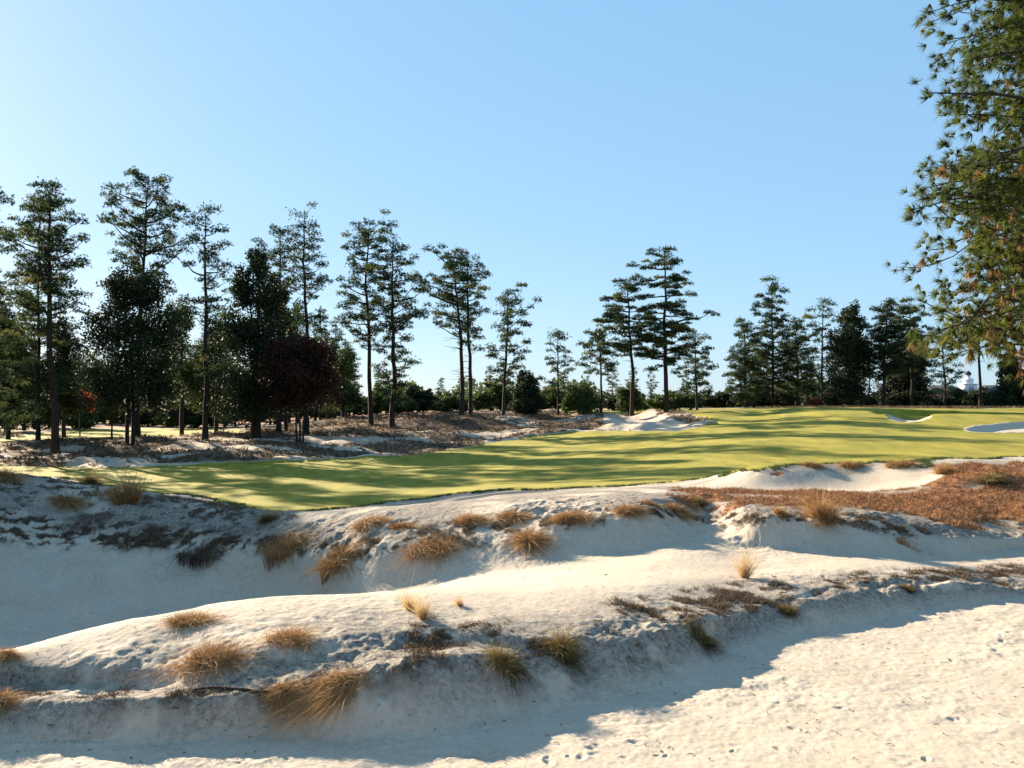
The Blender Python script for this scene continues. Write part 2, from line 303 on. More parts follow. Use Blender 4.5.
M_wireg = foliage('greenish_wiregrass', [(0, (.022, .018, .010)), (.5, (.095, .068, .026)), (.8, (.22, .155, .052)), (1, (.33, .25, .08))], None, .25)
M_thatch = foliage('dry_thatch', [(0, (.03, .02, .012)), (.6, (.12, .075, .04)), (1, (.30, .20, .11))], None, .1)
M_straw = foliage('fallen_needles', [(0, (.08, .03, .015)), (.6, (.26, .12, .045)), (1, (.44, .25, .12))], None, .1)
bm_, n, l, b = mat('pine_bark'); g = n.new('ShaderNodeNewGeometry').outputs['Position']
l.new(ramp(n, l, noise_n(n, l, g, 6, 5, .7), [(.3, (.014, .011, .009)), (.55, (.035, .025, .020)), (.75, (.07, .05, .038))]), b.inputs['Base Color']); b.inputs['Roughness'].default_value = .9
M_bark = bm_
def plain(name, c, rough=.6, var=.15, sc=3):
    m, n, l, b = mat(name); g = n.new('ShaderNodeNewGeometry').outputs['Position']
    l.new(ramp(n, l, noise_n(n, l, g, sc, 5), [(.3, tuple(x*(1-var) for x in c)), (.7, tuple(min(1, x*(1+var)) for x in c))]), b.inputs['Base Color']); b.inputs['Roughness'].default_value = rough; return m

# ------------------------------------------------------------------ mesh helpers
def nmesh(name, V, Fa, m, tint=None, smooth=False):
    me = bpy.data.meshes.new(name); V = np.asarray(V, np.float32); Fa = np.asarray(Fa, np.int32); k = Fa.shape[1]
    me.vertices.add(len(V)); me.vertices.foreach_set('co', V.ravel())
    me.loops.add(Fa.size); me.loops.foreach_set('vertex_index', Fa.ravel())
    me.polygons.add(len(Fa)); me.polygons.foreach_set('loop_start', np.arange(0, Fa.size, k, dtype=np.int32)); me.polygons.foreach_set('loop_total', np.full(len(Fa), k, np.int32))
    if smooth: me.polygons.foreach_set('use_smooth', np.ones(len(Fa), bool))
    if tint is not None:
        a = me.attributes.new('tint', 'FLOAT', 'POINT'); a.data.foreach_set('value', np.asarray(tint, np.float32))
    me.update(); me.materials.append(m); return me
def link(name, me, parent=None, loc=(0, 0, 0)):
    o = bpy.data.objects.new(name, me); C.objects.link(o); o.location = loc
    if parent is not None: o.parent = parent
    return o
def tag(o, label=None, cat=None, group=None, kind=None):
    if label: o['label'] = label
    if cat: o['category'] = cat
    if group: o['group'] = group
    if kind: o['kind'] = kind
    return o
def empty(name, loc): o = bpy.data.objects.new(name, None); C.objects.link(o); o.location = loc; o.empty_display_size = .5; return o
class MB:
    """collects tubes, boxes as quads"""
    def __init__(s): s.v = []; s.f = []; s.n = 0
    def add(s, v, f): s.v.append(np.asarray(v, float)); s.f.append(np.asarray(f, int)+s.n); s.n += len(v)
    def tube(s, pts, rad, k=6):
        pts = np.asarray(pts, float); m = len(pts); rad = np.asarray(rad, float)
        tg = np.gradient(pts, axis=0); tg /= np.linalg.norm(tg, axis=1)[:, None]+1e-9
        ref = np.where(np.abs(tg[:, 2:3]) > .9, [[1, 0, 0]], [[0, 0, 1]]); a = np.cross(tg, ref); a /= np.linalg.norm(a, axis=1)[:, None]+1e-9; bb = np.cross(tg, a)
        an = np.linspace(0, 2*math.pi, k, endpoint=False)
        v = pts[:, None]+rad[:, None, None]*(a[:, None]*np.cos(an)[None, :, None]+bb[:, None]*np.sin(an)[None, :, None])
        i = np.arange(m-1)[:, None]*k; j = np.arange(k)[None]; j2 = (j+1) % k
        s.add(v.reshape(-1, 3), np.stack([i+j, i+j2, i+k+j2, i+k+j], -1).reshape(-1, 4))
    def box(s, x0, x1, y0, y1, z0, z1):
        v = [(x, y, z) for z in (z0, z1) for y in (y0, y1) for x in (x0, x1)]
        s.add(v, [(0, 2, 3, 1), (4, 5, 7, 6), (0, 1, 5, 4), (2, 6, 7, 3), (0, 4, 6, 2), (1, 3, 7, 5)])
    def mesh(s, name, m, smooth=False): return nmesh(name, np.concatenate(s.v), np.concatenate(s.f), m, None, smooth)

# ------------------------------------------------------------------ the land
dense_idx = np.arange(nt_*nr_).reshape(nt_, nr_)
q = np.stack([dense_idx[:-1, :-1], dense_idx[:-1, 1:], dense_idx[1:, 1:], dense_idx[1:, :-1]], -1).reshape(-1, 4)
close = np.stack([dense_idx[-1, :-1], dense_idx[-1, 1:], dense_idx[0, 1:], dense_idx[0, :-1]], -1)
V = np.stack([X, Y, Zg], -1).reshape(-1, 3).astype(np.float32)
cap_i = len(V); V = np.vstack([V, [[0, 0, 1.5]]])
ZN = np.stack([fairM, strawM, litM, crust], -1).reshape(-1, 4).astype(np.float32); ZN = np.vstack([ZN, [[0, 0, 0, 1]]])
fq = (fairM[:-1, :-1]+fairM[1:, 1:]).ravel()/2; sq = (strawM[:-1, :-1]+strawM[1:, 1:]).ravel()/2*((Y[:-1, :-1] < 50) & (Y[:-1, :-1] > 0)).ravel()
bq = np.maximum.reduce([bA, bB, bC, bM])[:-1, :-1].ravel()
sel_f = fq > .5; sel_s = (sq > .5) & ~sel_f; sel_b = (bq > .5) & ~sel_f & ~sel_s; sel_g = ~(sel_f | sel_s | sel_b)
vn = None
def land(name, faces, tris=None):
    ids = np.unique(faces); mp = np.full(len(V), -1); mp[ids] = np.arange(len(ids))
    me = nmesh(name, V[ids], mp[faces], gm, None, True)
    ca = me.color_attributes.new('zones', 'FLOAT_COLOR', 'POINT'); ca.data.foreach_set('color', ZN[ids].ravel())
    return tag(link(name, me), kind='structure'), mp
land('sand_ground', np.vstack([q[sel_g], close]))
land('fairway', q[sel_f]); land('pine_straw_bed', q[sel_s]); land('bunker_sand', q[sel_b])

# ------------------------------------------------------------------ foliage builders
def rand_dirs(n, rng):
    v = rng.normal(size=(n, 3)); return v/np.linalg.norm(v, axis=1)[:, None]
def needles(centres, axes, tint, rng, n=10, L=.32, W=.05, spread=.75, jt=.10):
    """brushes of needles: thin triangles fanned round each twig end"""
    m = len(centres); c = np.repeat(centres, n, 0); ax = np.repeat(axes, n, 0)
    d = ax*(1-spread)*1.4+rand_dirs(m*n, rng)*spread; d /= np.linalg.norm(d, axis=1)[:, None]
    sd_ = np.cross(d, rand_dirs(m*n, rng)); sd_ /= np.linalg.norm(sd_, axis=1)[:, None]+1e-9
    ln = L*rng.uniform(.65, 1.1, (m*n, 1)); wd = W*rng.uniform(.7, 1.2, (m*n, 1))
    c0 = c+d*ln*.05
    tip = c0+d*ln; tip[:, 2] -= ln[:, 0]*.12
    V = np.stack([c0-sd_*wd*.5, c0+sd_*wd*.5, tip], 1).reshape(-1, 3)
    t = np.clip(np.repeat(np.repeat(tint, n)+rng.normal(0, jt, m*n), 3), 0, 1)
    return V, np.arange(len(V)).reshape(-1, 3), t
def leaves(centres, tint, rng, size=.2):
    m = len(centres); d = rand_dirs(m, rng); s_ = np.cross(d, rand_dirs(m, rng)); s_ /= np.linalg.norm(s_, axis=1)[:, None]+1e-9; u = np.cross(d, s_)
    z = size*rng.uniform(.6, 1.3, (m, 1))
    V = np.stack([centres-s_*z*.5, centres+u*z*.33, centres+s_*z*.5, centres-u*z*.33], 1).reshape(-1, 3)
    return V, np.arange(len(V)).reshape(-1, 4), np.repeat(np.clip(tint, 0, 1), 4)

def pine_meshes(Ht, prof, seed, lean=0.0, tr=.28, nbr=70, tufts=9, L=.23, W=.06, n=9, gold=.0, depthf=.85, bare=0, up=.42, bend=0.0, clump=.55, gap=0.0):
    """prof: (height fraction, reach left m, reach right m) bottom to top"""
    rng = np.random.default_rng(seed); pr = np.array(prof, float)
    tb = MB(); k = 14; zz = np.linspace(0, 1, k)
    wob = rng.normal(0, .012*Ht, (k, 2)); wob[0] = 0; wob = np.cumsum(wob, 0)*.35
    tp = np.stack([wob[:, 0]+lean*zz*Ht+bend*np.sin(zz*3.1)*Ht, wob[:, 1], zz*Ht*.98-.25*(zz == 0)], 1)
    rad = tr*.88*(1-zz)**.75+.025; rad[0] *= 1.35
    tb.tube(tp, rad, 8)
    def tpos(h): return np.array([np.interp(h, zz, tp[:, a]) for a in range(3)])
    cen, axs, tin = [], [], []
    h0 = pr[0, 0]; area = np.interp(np.linspace(h0, 1, 60), pr[:, 0], (pr[:, 1]+pr[:, 2])+.35); cdf = np.cumsum(area); cdf /= cdf[-1]
    nbr = int(nbr*.66)
    for q in range(nbr):
        h = np.interp((q+rng.uniform(.1, .9))/nbr, cdf, np.linspace(h0, 1, 60)); az = q*2.4+rng.normal(0, .5)
        if rng.random() < gap: continue
        rl = np.interp(h, pr[:, 0], pr[:, 1]); rrg = np.interp(h, pr[:, 0], pr[:, 2])
        cx = math.cos(az); wgt = (1+cx)/2; lump = 1+.42*math.sin(az*1.7+h*11+seed)+.25*math.sin(h*31+az*3+seed*2)
        if lump < .62 and rng.random() < .6: continue
        R = (rl*(1-wgt)+rrg*wgt)*(abs(cx)+(1-abs(cx))*depthf)*min(1.25, max(.5, lump))*rng.uniform(.72, 1.02)
        R = max(R, .25); rise = R*(up+rng.normal(0, .14))*(1 if h < .93 else 1.6)
        st = tpos(max(h-.25*R/Ht, .05)); d = np.array([cx, math.sin(az), 0])
        m = 6; t = np.linspace(0, 1, m)[:, None]
        path = st+d*R*t+np.array([0, 0, 1])*(rise*t**1.6+.25*R/Ht*0)+rng.normal(0, .05*R, (m, 3))*t
        tb.tube(path, (.030+.022*R)*(1-t[:, 0]*.8)*min(1, tr/.25), 4)
        nc = max(1, int(.9+R*.95))
        for s_ in range(nc):
            f = 1-(s_/nc)*.72 if nc > 1 else 1
            p = np.array([np.interp(f, t[:, 0], path[:, a]) for a in range(3)])
            off = rng.normal(0, 1, 3)*np.array([.34, .34, .16 if up < .1 else .30])*(.5+.32*R*(.5+.5*f)) if s_ else np.zeros(3)
            p2 = p+off
            if s_: tb.tube(np.array([p, (p+p2)/2+[0, 0, -.05], p2]), [.022, .016, .01], 3)
            rp = clump*rng.uniform(.9, 1.65)*(1.15 if s_ == 0 else 1)*(.75+.05*min(Ht, 22)/4); kk_ = int(tufts*3.4*rp*rp*2.2)+6
            dd_ = rand_dirs(kk_, rng); dd_[:, 2] = np.where(dd_[:, 2] < -.2, -dd_[:, 2]*.5, dd_[:, 2]); pc = p2+dd_*rng.uniform(.15, 1.0, (kk_, 1))**.6*rp*np.array([1, 1, .62 if up < .1 else .88])
            cen.append(pc); a = dd_+np.array([0, 0, .25]); a /= np.linalg.norm(a, axis=1)[:, None]+1e-6; axs.append(a)
            tin.append(np.full(kk_, np.clip(rng.normal(.40+gold, .24), 0, 1)))
    for q in range(5):
        c0 = tpos(rng.uniform(.9, 1.0))+rng.normal(0, .35, 3)*[1.3, 1.3, .5]; kk_ = int(tufts*2)
        kk_ *= 2; cen.append(c0+rng.normal(0, 1, (kk_, 3))*[.42, .42, .30]); axs.append(np.tile([[0, 0, 1.]], (kk_, 1))); tin.append(np.full(kk_, np.clip(rng.normal(.40+gold, .24), 0, 1)))
    for q in range(bare):        # dead limbs below the crown
        h = h0*rng.uniform(.45, .98); az = rng.uniform(0, 6.28); R = rng.uniform(.8, 2.6)*(Ht/22); st = tpos(h); m = 5; t = np.linspace(0, 1, m)[:, None]
        path = st+np.array([math.cos(az), math.sin(az), 0])*R*t+np.array([0, 0, .35*R])*t*(1-t*.9)+rng.normal(0, .07*R, (m, 3))*t
        tb.tube(path, .05*(1-t[:, 0]*.85), 4)
    V, Fc, tt = needles(np.concatenate(cen), np.concatenate(axs), np.concatenate(tin), rng, n, L, W)
    return tb, (V, Fc, tt)
def blob_meshes(Ht, lobes, seed, nl=9000, size=.2, tr=.22, shell=.6, stems=1, m=M_dense):
    """leafy tree: lobes (x, y, z, rx, ry, rz) in metres"""
    rng = np.random.default_rng(seed); tb = MB()
    for q in range(stems):
        ox = (q-(stems-1)/2)*tr*2.4; k = 7; zz = np.linspace(0, 1, k)
        tp = np.stack([ox+rng.normal(0, .05, k)*zz*Ht*.3+ox*zz, rng.normal(0, .05, k)*zz, zz*Ht*.8-.2*(zz == 0)], 1); tb.tube(tp, tr*(1-zz*.85)*(1.25 if stems == 1 else .9), 7)
    nl = int(nl*2.1); size *= 1.25
    vol = np.array([(a[3]*a[4]*a[5])**.67 for a in lobes]); vol /= vol.sum(); cs = []
    for a, fr in zip(lobes, vol):
        st = np.array([0, 0, max(.3, a[2]*.6)]); en = np.array(a[:3]); tb.tube(np.array([st, (st+en)/2+rng.normal(0, .1, 3), en]), [tr*.4, tr*.25, .03], 5)
        k = int(nl*fr); nsub = max(6, int(k/70)); sc = rand_dirs(nsub, rng)*(rng.uniform(shell-.35, 1.04, (nsub, 1)))
        pts = sc[rng.integers(0, nsub, k)]*np.array(a[3:]) + rng.normal(0, 1, (k, 3))*np.array(a[3:])*.13+np.array(a[:3])
        cs.append(pts)
    c = np.concatenate(cs); c = c[c[:, 2] > .15]
    tint = .5+fbm(c[:, 0]+c[:, 2]*.7, c[:, 1]+c[:, 2], 1.2, 3, seed % 97)*1.1+rng.normal(0, .1, len(c))
    return tb, leaves(c, tint, rng, size)

# ------------------------------------------------------------------ trees
def stand(name, cat, label, px, d, tb, fol, m, group=None, bark=None, sink=.1):
    x = (px-CX)/F*d; z = H(x, d)-sink
    e = empty(name, (x, d, z)); tag(e, label, cat, group)
    link('trunk', tb.mesh('trunk', bark or M_bark, True), e)
    link('crown', nmesh('crown', fol[0], fol[1], m, fol[2]), e); return e
def height(px, d, top):
    x = (px-CX)/F*d; return CAM_Z+(HY-top)*d/F-H(x, d)
def pine(label, px, d, top, prof, seed, name='pine_tree', m=None, group=None, **k):
    """prof rows: (picture height, reach left px, reach right px) bottom to top"""
    Ht = height(px, d, top); zb = H((px-CX)/F*d, d); pr = [((CAM_Z+(HY-a)*d/F-zb)/Ht, b_*d/F, c_*d/F) for a, b_, c_ in prof]+[(1.0, prof[-1][1]*d/F*.55, prof[-1][2]*d/F*.55)]
    tb, fol = pine_meshes(Ht, pr, seed, **k)
    return stand(name, 'pine', label, px, d, tb, fol, m or M_pine, group)
def leafy(label, px, d, top, lobes, seed, name, cat, m=M_dense, group=None, **k):
    """lobes rows: (dx px, picture y, rx px, ry px)"""
    Ht = height(px, d, top); zb = H((px-CX)/F*d, d); s = d/F; rng = random.Random(seed)
    lb = [(a*s, rng.uniform(-.3, .3)*c_*s, CAM_Z+(HY-b_)*s-zb, c_*s, c_*s*.9, e*s) for a, b_, c_, e in lobes]
    tb, fol = blob_meshes(Ht, lb, seed, **k)
    return stand(name, cat, label, px, d, tb, fol, m, group)

pine('tall pine with dense drooping crown cut by the left edge of the photo', -8, 74, 182, [(420, 20, 30), (300, 18, 20), (230, 18, 14), (200, 10, 8)], 101, nbr=80, tufts=8)
pine('slim pine just left of the thick dark trunk, foliage down its whole length', 38, 84, 190, [(425, 36, 20), (350, 30, 22), (260, 30, 20), (205, 20, 12)], 102, nbr=120, tufts=9, tr=.2, gold=.12)
pine('tall pine with the thickest dark trunk on the left, standing at the fairway waste sand', 55, 75, 178, [(330, 18, 22), (285, 25, 32), (240, 30, 30), (210, 18, 28), (190, 14, 16)], 103, nbr=75, tufts=8, tr=.36, bare=8, gold=.1)
pine('tallest pine on the left with a broad rounded top above a dark leafy tree', 138, 92, 168, [(300, 14, 25), (262, 26, 40), (225, 46, 48), (195, 38, 40), (178, 22, 24)], 104, nbr=80, tufts=8, tr=.3, bare=6, gap=.12)
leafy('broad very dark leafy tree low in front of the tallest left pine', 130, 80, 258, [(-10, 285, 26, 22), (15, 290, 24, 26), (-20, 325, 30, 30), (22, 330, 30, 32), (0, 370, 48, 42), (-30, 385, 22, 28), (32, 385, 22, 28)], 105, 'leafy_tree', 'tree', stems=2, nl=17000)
pine('sparse open pine with straight trunk, next right of the broad dark leafy tree', 205, 86, 207, [(380, 18, 20), (330, 26, 28), (290, 20, 30), (250, 28, 24), (222, 18, 16)], 106, nbr=62, tufts=7, tr=.3, bare=8, gap=.15)
leafy('yellowish green leafy tree between two dark trees on the left', 182, 104, 300, [(0, 318, 16, 18), (-8, 350, 20, 26), (8, 380, 22, 26)], 107, 'leafy_tree', 'tree', m=M_bush, nl=8000)
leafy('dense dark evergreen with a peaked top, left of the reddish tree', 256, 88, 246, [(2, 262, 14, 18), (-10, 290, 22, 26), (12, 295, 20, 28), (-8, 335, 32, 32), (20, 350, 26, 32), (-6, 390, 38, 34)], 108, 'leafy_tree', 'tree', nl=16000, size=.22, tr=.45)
pine('pine rising just behind the dense peaked evergreen', 279, 100, 224, [(340, 14, 14), (290, 18, 16), (255, 22, 18), (235, 14, 12)], 109, nbr=60, tufts=8)
pine('tall narrow pine with a long bare limb reaching right, above the reddish tree', 306, 92, 204, [(330, 10, 16), (290, 12, 26), (262, 12, 28), (235, 16, 14), (215, 14, 12)], 110, nbr=58, tufts=7, lean=-.012, gap=.1, bare=4)
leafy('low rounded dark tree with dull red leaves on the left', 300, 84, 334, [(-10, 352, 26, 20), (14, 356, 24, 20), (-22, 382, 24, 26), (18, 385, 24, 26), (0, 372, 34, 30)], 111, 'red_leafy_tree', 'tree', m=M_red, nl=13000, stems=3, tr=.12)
pine('left one of two close tall pines, crown full on its left', 371, 104, 217, [(345, 16, 8), (325, 38, 12), (300, 30, 14), (275, 24, 22), (250, 28, 28), (232, 20, 24)], 112, nbr=85, tufts=9, tr=.3)
pine('right one of two close tall pines, spreading right limbs and low foliage', 392, 102, 237, [(400, 22, 14), (365, 20, 22), (340, 14, 16), (312, 14, 42), (285, 18, 42), (262, 18, 22), (248, 12, 14)], 113, nbr=92, tufts=9, tr=.32)
pine('leaning pine with long bare curved limbs below a wide flat crown', 462, 112, 246, [(330, 36, 6), (305, 44, 12), (280, 40, 26), (262, 34, 18)], 114, nbr=56, tufts=10, tr=.32, lean=-.055, bare=16, bend=.02)
pine('straight slender pine close beside the leaning one', 471, 114, 250, [(350, 6, 10), (315, 12, 16), (285, 16, 20), (264, 12, 16)], 115, nbr=52, tufts=10, tr=.3, bare=5)
pine('shorter pine tilting right, thin spreading crown, beside the very dark squat shrub', 503, 116, 288, [(385, 10, 18), (360, 16, 22), (330, 14, 26), (308, 14, 38), (296, 8, 30)], 116, nbr=50, tufts=9, tr=.24, lean=.025, bare=4)
leafy('very dark squat evergreen shrub left of the small centre pine', 526, 118, 370, [(0, 385, 13, 14), (-4, 402, 16, 14), (6, 402, 14, 14)], 117, 'evergreen_shrub', 'shrub', nl=9000, tr=.1)
pine('thin small pine between the black shrub and the rounded bush', 558, 120, 330, [(395, 14, 14), (370, 16, 16), (345, 10, 10)], 118, nbr=44, tufts=8, tr=.16)
leafy('rounded olive bush at the left foot of the centre pines', 579, 118, 384, [(0, 398, 16, 14), (-8, 405, 10, 8), (9, 404, 11, 9)], 119, 'rounded_bush', 'bush', m=M_bush, nl=7000, tr=.1)
pine('small pine with yellow-green needles left of the two tallest centre pines', 601, 118, 328, [(372, 16, 12), (352, 24, 16), (340, 18, 12)], 120, nbr=44, tufts=10, tr=.18, gold=.2)
pine('leaning pine with flat layered boughs left of the tallest centre pine', 632, 120, 273, [(350, 22, 14), (325, 52, 22), (305, 44, 26), (288, 26, 16)], 121, nbr=62, tufts=11, tr=.3, lean=-.045, up=.06, bare=4, clump=.6)
pine('tallest centre pine with flat layered boughs reaching low on the left', 667, 116, 243, [(362, 32, 8), (345, 36, 30), (322, 26, 42), (300, 30, 34), (290, 22, 34), (268, 36, 22), (252, 26, 16)], 122, nbr=86, tufts=12, tr=.34, up=.04, clump=.6, lean=-.006)
leafy('round green bush at the foot of the leaning centre pine', 628, 124, 382, [(0, 396, 13, 13), (3, 404, 13, 8)], 123, 'rounded_bush', 'bush', m=M_bush, nl=6000, tr=.08)
leafy('low wide bush right of the tallest centre pine', 672, 128, 386, [(0, 400, 18, 9), (-14, 403, 12, 6), (16, 401, 10, 8)], 124, 'wide_bush', 'bush', m=M_bush, nl=6000, tr=.08)
pine('small round-topped pine standing alone right of the tallest centre pine', 697, 122, 329, [(395, 12, 16), (375, 18, 18), (355, 18, 18), (340, 12, 12)], 125, nbr=50, tufts=10, tr=.17)
pine('tall pointed pine of the dark right group', 772, 140, 279, [(395, 24, 24), (365, 26, 24), (340, 22, 20), (318, 16, 16), (295, 14, 14)], 126, nbr=120, tufts=13, tr=.3)
pine('shorter pine on the left shoulder of the dark right group', 745, 138, 322, [(400, 20, 20), (375, 20, 18), (345, 14, 14)], 127, nbr=95, tufts=12, tr=.24)
pine('dense pine filling the right shoulder of the pointed pine', 797, 142, 318, [(400, 18, 16), (365, 18, 16), (335, 12, 14)], 128, nbr=95, tufts=12, tr=.24)
pine('sparse thin pine standing in the gap of the right woods', 822, 138, 299, [(370, 14, 12), (335, 14, 14), (312, 12, 12)], 129, nbr=44, tufts=8, tr=.2)
leafy('big black-green evergreen, left one of the right woods', 850, 140, 300, [(2, 316, 14, 17), (-5, 345, 20, 26), (6, 350, 20, 28), (-4, 385, 26, 24)], 130, 'leafy_tree', 'tree', nl=13000, size=.26)
pine('dense pine between the black-green evergreen and the near pine boughs', 884, 138, 302, [(375, 20, 18), (345, 22, 20), (318, 16, 16)], 131, nbr=120, tufts=13, tr=.3)
pine('pine half hidden behind the lowest boughs of the near pine', 912, 142, 300, [(370, 20, 16), (340, 18, 18), (318, 14, 14)], 132, nbr=110, tufts=13, tr=.3)
leafy('low dark thicket tree under the right woods', 905, 150, 345, [(0, 370, 22, 22), (-14, 390, 18, 16), (14, 388, 16, 18)], 133, 'leafy_tree', 'tree', nl=8000, size=.26)
pine('thin pine with a slim pale trunk beside the white cupola', 980, 132, 300, [(345, 14, 12), (330, 18, 18), (312, 14, 14)], 134, nbr=30, tufts=8, tr=.26, bare=3, gold=.2)
pine('slim pine left of the white cupola', 944, 140, 335, [(392, 12, 10), (370, 16, 14), (350, 14, 12)], 135, nbr=40, tufts=9, tr=.22)
leafy('dark conical conifer at the right edge of the photo', 1012, 126, 340, [(0, 352, 8, 12), (-2, 370, 14, 14), (2, 388, 20, 18), (6, 398, 24, 12)], 136, 'conifer', 'conifer', nl=11000, size=.24)
leafy('small orange-red bush at the edge of the raised green', 813, 132, 395, [(0, 402, 7, 5), (4, 403, 5, 4)], 137, 'orange_bush', 'bush', m=M_orange, nl=1500, size=.18, tr=.05)
leafy('small red-orange tree glowing in the woods on the far left', 80, 112, 388, [(-2, 396, 11, 8), (8, 402, 10, 8), (-10, 404, 7, 6)], 138, 'orange_tree', 'tree', m=M_orange, nl=2600, size=.2, tr=.08)
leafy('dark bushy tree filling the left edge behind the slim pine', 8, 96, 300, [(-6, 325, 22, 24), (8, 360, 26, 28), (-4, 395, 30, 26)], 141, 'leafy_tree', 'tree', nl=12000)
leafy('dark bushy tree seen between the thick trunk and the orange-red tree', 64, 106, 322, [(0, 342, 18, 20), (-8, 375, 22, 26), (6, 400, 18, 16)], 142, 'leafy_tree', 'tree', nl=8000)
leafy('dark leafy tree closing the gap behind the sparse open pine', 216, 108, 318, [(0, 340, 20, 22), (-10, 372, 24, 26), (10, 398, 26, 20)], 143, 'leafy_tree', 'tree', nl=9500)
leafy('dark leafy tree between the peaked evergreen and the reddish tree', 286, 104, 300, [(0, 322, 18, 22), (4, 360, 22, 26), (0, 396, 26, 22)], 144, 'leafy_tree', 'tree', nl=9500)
leafy('olive leafy tree right of the reddish tree at the waste sand', 343, 122, 345, [(0, 365, 15, 18), (-4, 392, 18, 18), (8, 396, 12, 12)], 145, 'leafy_tree', 'tree', m=M_bush, nl=6000)
leafy('bright green young tree under the broad dark leafy tree', 112, 96, 398, [(0, 410, 14, 9), (-10, 416, 8, 6)], 139, 'young_tree', 'tree', m=M_bush, nl=2600, size=.18, tr=.1)

# pine shapes shared by the background woods and the unseen shade pines
def fir_proto(Ht, prof, seed, **k):
    tb, fol = pine_meshes(Ht, prof, seed, **k); return tb.mesh('trunk', M_bark, True), nmesh('crown', fol[0], fol[1], k.get('m', M_pine), fol[2])
protos = [fir_proto(20, [(.45, 2.4, 2.4), (.65, 3.2, 3.0), (.85, 2.2, 2.2), (1, .3, .3)], 201, nbr=46, tufts=9, bare=5),
          fir_proto(18, [(.3, 2.0, 2.4), (.6, 2.8, 2.4), (.85, 1.6, 1.8), (1, .3, .3)], 202, nbr=56, tufts=9, bare=3),
          fir_proto(21, [(.6, 2.8, 2.2), (.8, 3.0, 3.2), (.92, 2.0, 1.8), (1, .3, .3)], 203, nbr=40, tufts=10, bare=9),
          fir_proto(15, [(.12, 2.6, 2.4), (.45, 2.6, 2.8), (.8, 1.4, 1.3), (1, .3, .3)], 204, nbr=80, tufts=10)]
def grove(x, y, kind, s, rz, label, group):
    e = empty('pine_tree', (x, y, H(x, y)-.1)); e.rotation_euler = (0, 0, rz); e.scale = (s, s, s*random.uniform(.95, 1.05)); tag(e, label, 'pine', group)
    link('trunk', protos[kind][0], e); link('crown', protos[kind][1], e)
rg = random.Random(77)
# the wood behind the left trees
cnt = 0
for q in range(600):
    if cnt >= 80: break
    px = rg.uniform(-220, 350); d = rg.uniform(125, 215)
    if 60 < px < 240 and d < 150: continue
    x = (px-CX)/F*d; grove(x, d, rg.choice((0, 1, 3, 3)), rg.uniform(.7, .95), rg.uniform(0, 6.28), 'slim pine in the shadowed wood far behind the left trees', 'pines of the far left wood'); cnt += 1
for q in range(16):
    px = 372+q*22+rg.uniform(-8, 8); d = rg.uniform(190, 260); x = (px-CX)/F*d
    grove(x, d, rg.choice((1, 3)), rg.uniform(.45, .62), rg.uniform(0, 6.28), 'small pale pine on the far skyline behind the centre trees', 'small pines on the skyline')
for q in range(12):
    px = 735+q*17+rg.uniform(-6, 6); d = rg.uniform(160, 190); x = (px-CX)/F*d
    grove(x, d, rg.choice((0, 3)), rg.uniform(.6, .8), rg.uniform(0, 6.28), 'dark pine filling the back of the right woods', 'pines at the back of the right woods')
for p_, q_, kd, sc_ in ((.8, 66, 3, 1.3), (2.4, 64, 3, 1.3), (4.0, 66, 3, 1.32), (5.4, 64, 3, 1.3), (6.9, 66, 3, 1.28), (8.3, 64, 3, 1.22), (9.6, 66, 3, 1.25), (10.8, 69, 3, 1.3), (1.6, 70, 3, 1.4), (3.2, 71, 3, 1.42), (4.7, 70, 3, 1.4), (6.1, 71, 3, 1.4), (7.7, 71, 3, 1.38), (9.0, 72, 3, 1.38), (4.6, 76, 0, 1.15), (7.6, 78, 0, 1.15), (12, 76, 1, 1.1), (24, 128, 0, 1.1), (27, 138, 2, 1.1), (2, 92, 0, 1.1)):  # unseen pines added in rows, mainly to throw the left sand basin into shade
    grove(-.669*q_+.743*p_, .743*q_+.669*p_, kd, sc_, rg.uniform(0, 6.28), 'unseen tall pine added beyond the left edge for its shade', 'shade pines added beyond the left edge')
# bushes along the far waste and the thicket line
bp = [blob_meshes(2.2, [(0, 0, 1.2, 1.5, 1.4, 1.1), (1.0, .2, .9, 1.0, 1.0, .8), (-1.1, 0, .9, 1.1, 1.0, .8)], 301+i, nl=3000, size=.2, tr=.05) for i in range(3)]
bmsh = [(a.mesh('stems', M_bark, True), nmesh('crown', b_[0], b_[1], M_bush, b_[2])) for a, b_ in bp]
bmsh2 = [(a, bpy.data.meshes.new_from_object(bpy.data.objects.new('tmp', b_))) for a, b_ in bmsh]
for _, me in bmsh2: me.materials.clear(); me.materials.append(M_dense)
def bush(x, y, s, k, label, group, dark=False):
    e = empty('bush', (x, y, H(x, y)-.05)); e.scale = (s, s, s); e.rotation_euler = (0, 0, rg.uniform(0, 6.28)); tag(e, label, 'bush', group)
    a = (bmsh2 if dark else bmsh)[k % 3]; link('stems', a[0], e); link('crown', a[1], e)
for q in range(34):
    px = 325+q*12+rg.uniform(-5, 5); d = rg.uniform(132, 170); bush((px-CX)/F*d, d, rg.uniform(.8, 1.9), q, 'olive bush in the thicket line behind the centre pines', 'bushes of the centre thicket line', q % 4 == 0)
for q in range(22):
    px = -20+q*16+rg.uniform(-5, 5); d = rg.uniform(150, 200); bush((px-CX)/F*d, d, rg.uniform(1.2, 2.4), q, 'dark bush low in the far left wood', 'bushes of the far left wood', q % 3 != 0)
for q in range(22):
    px = 725+q*14+rg.uniform(-5, 5); d = rg.uniform(140, 158); bush((px-CX)/F*d, d, rg.uniform(.8, 1.5), q, 'dark bush under the right woods', 'bushes under the right woods', True)

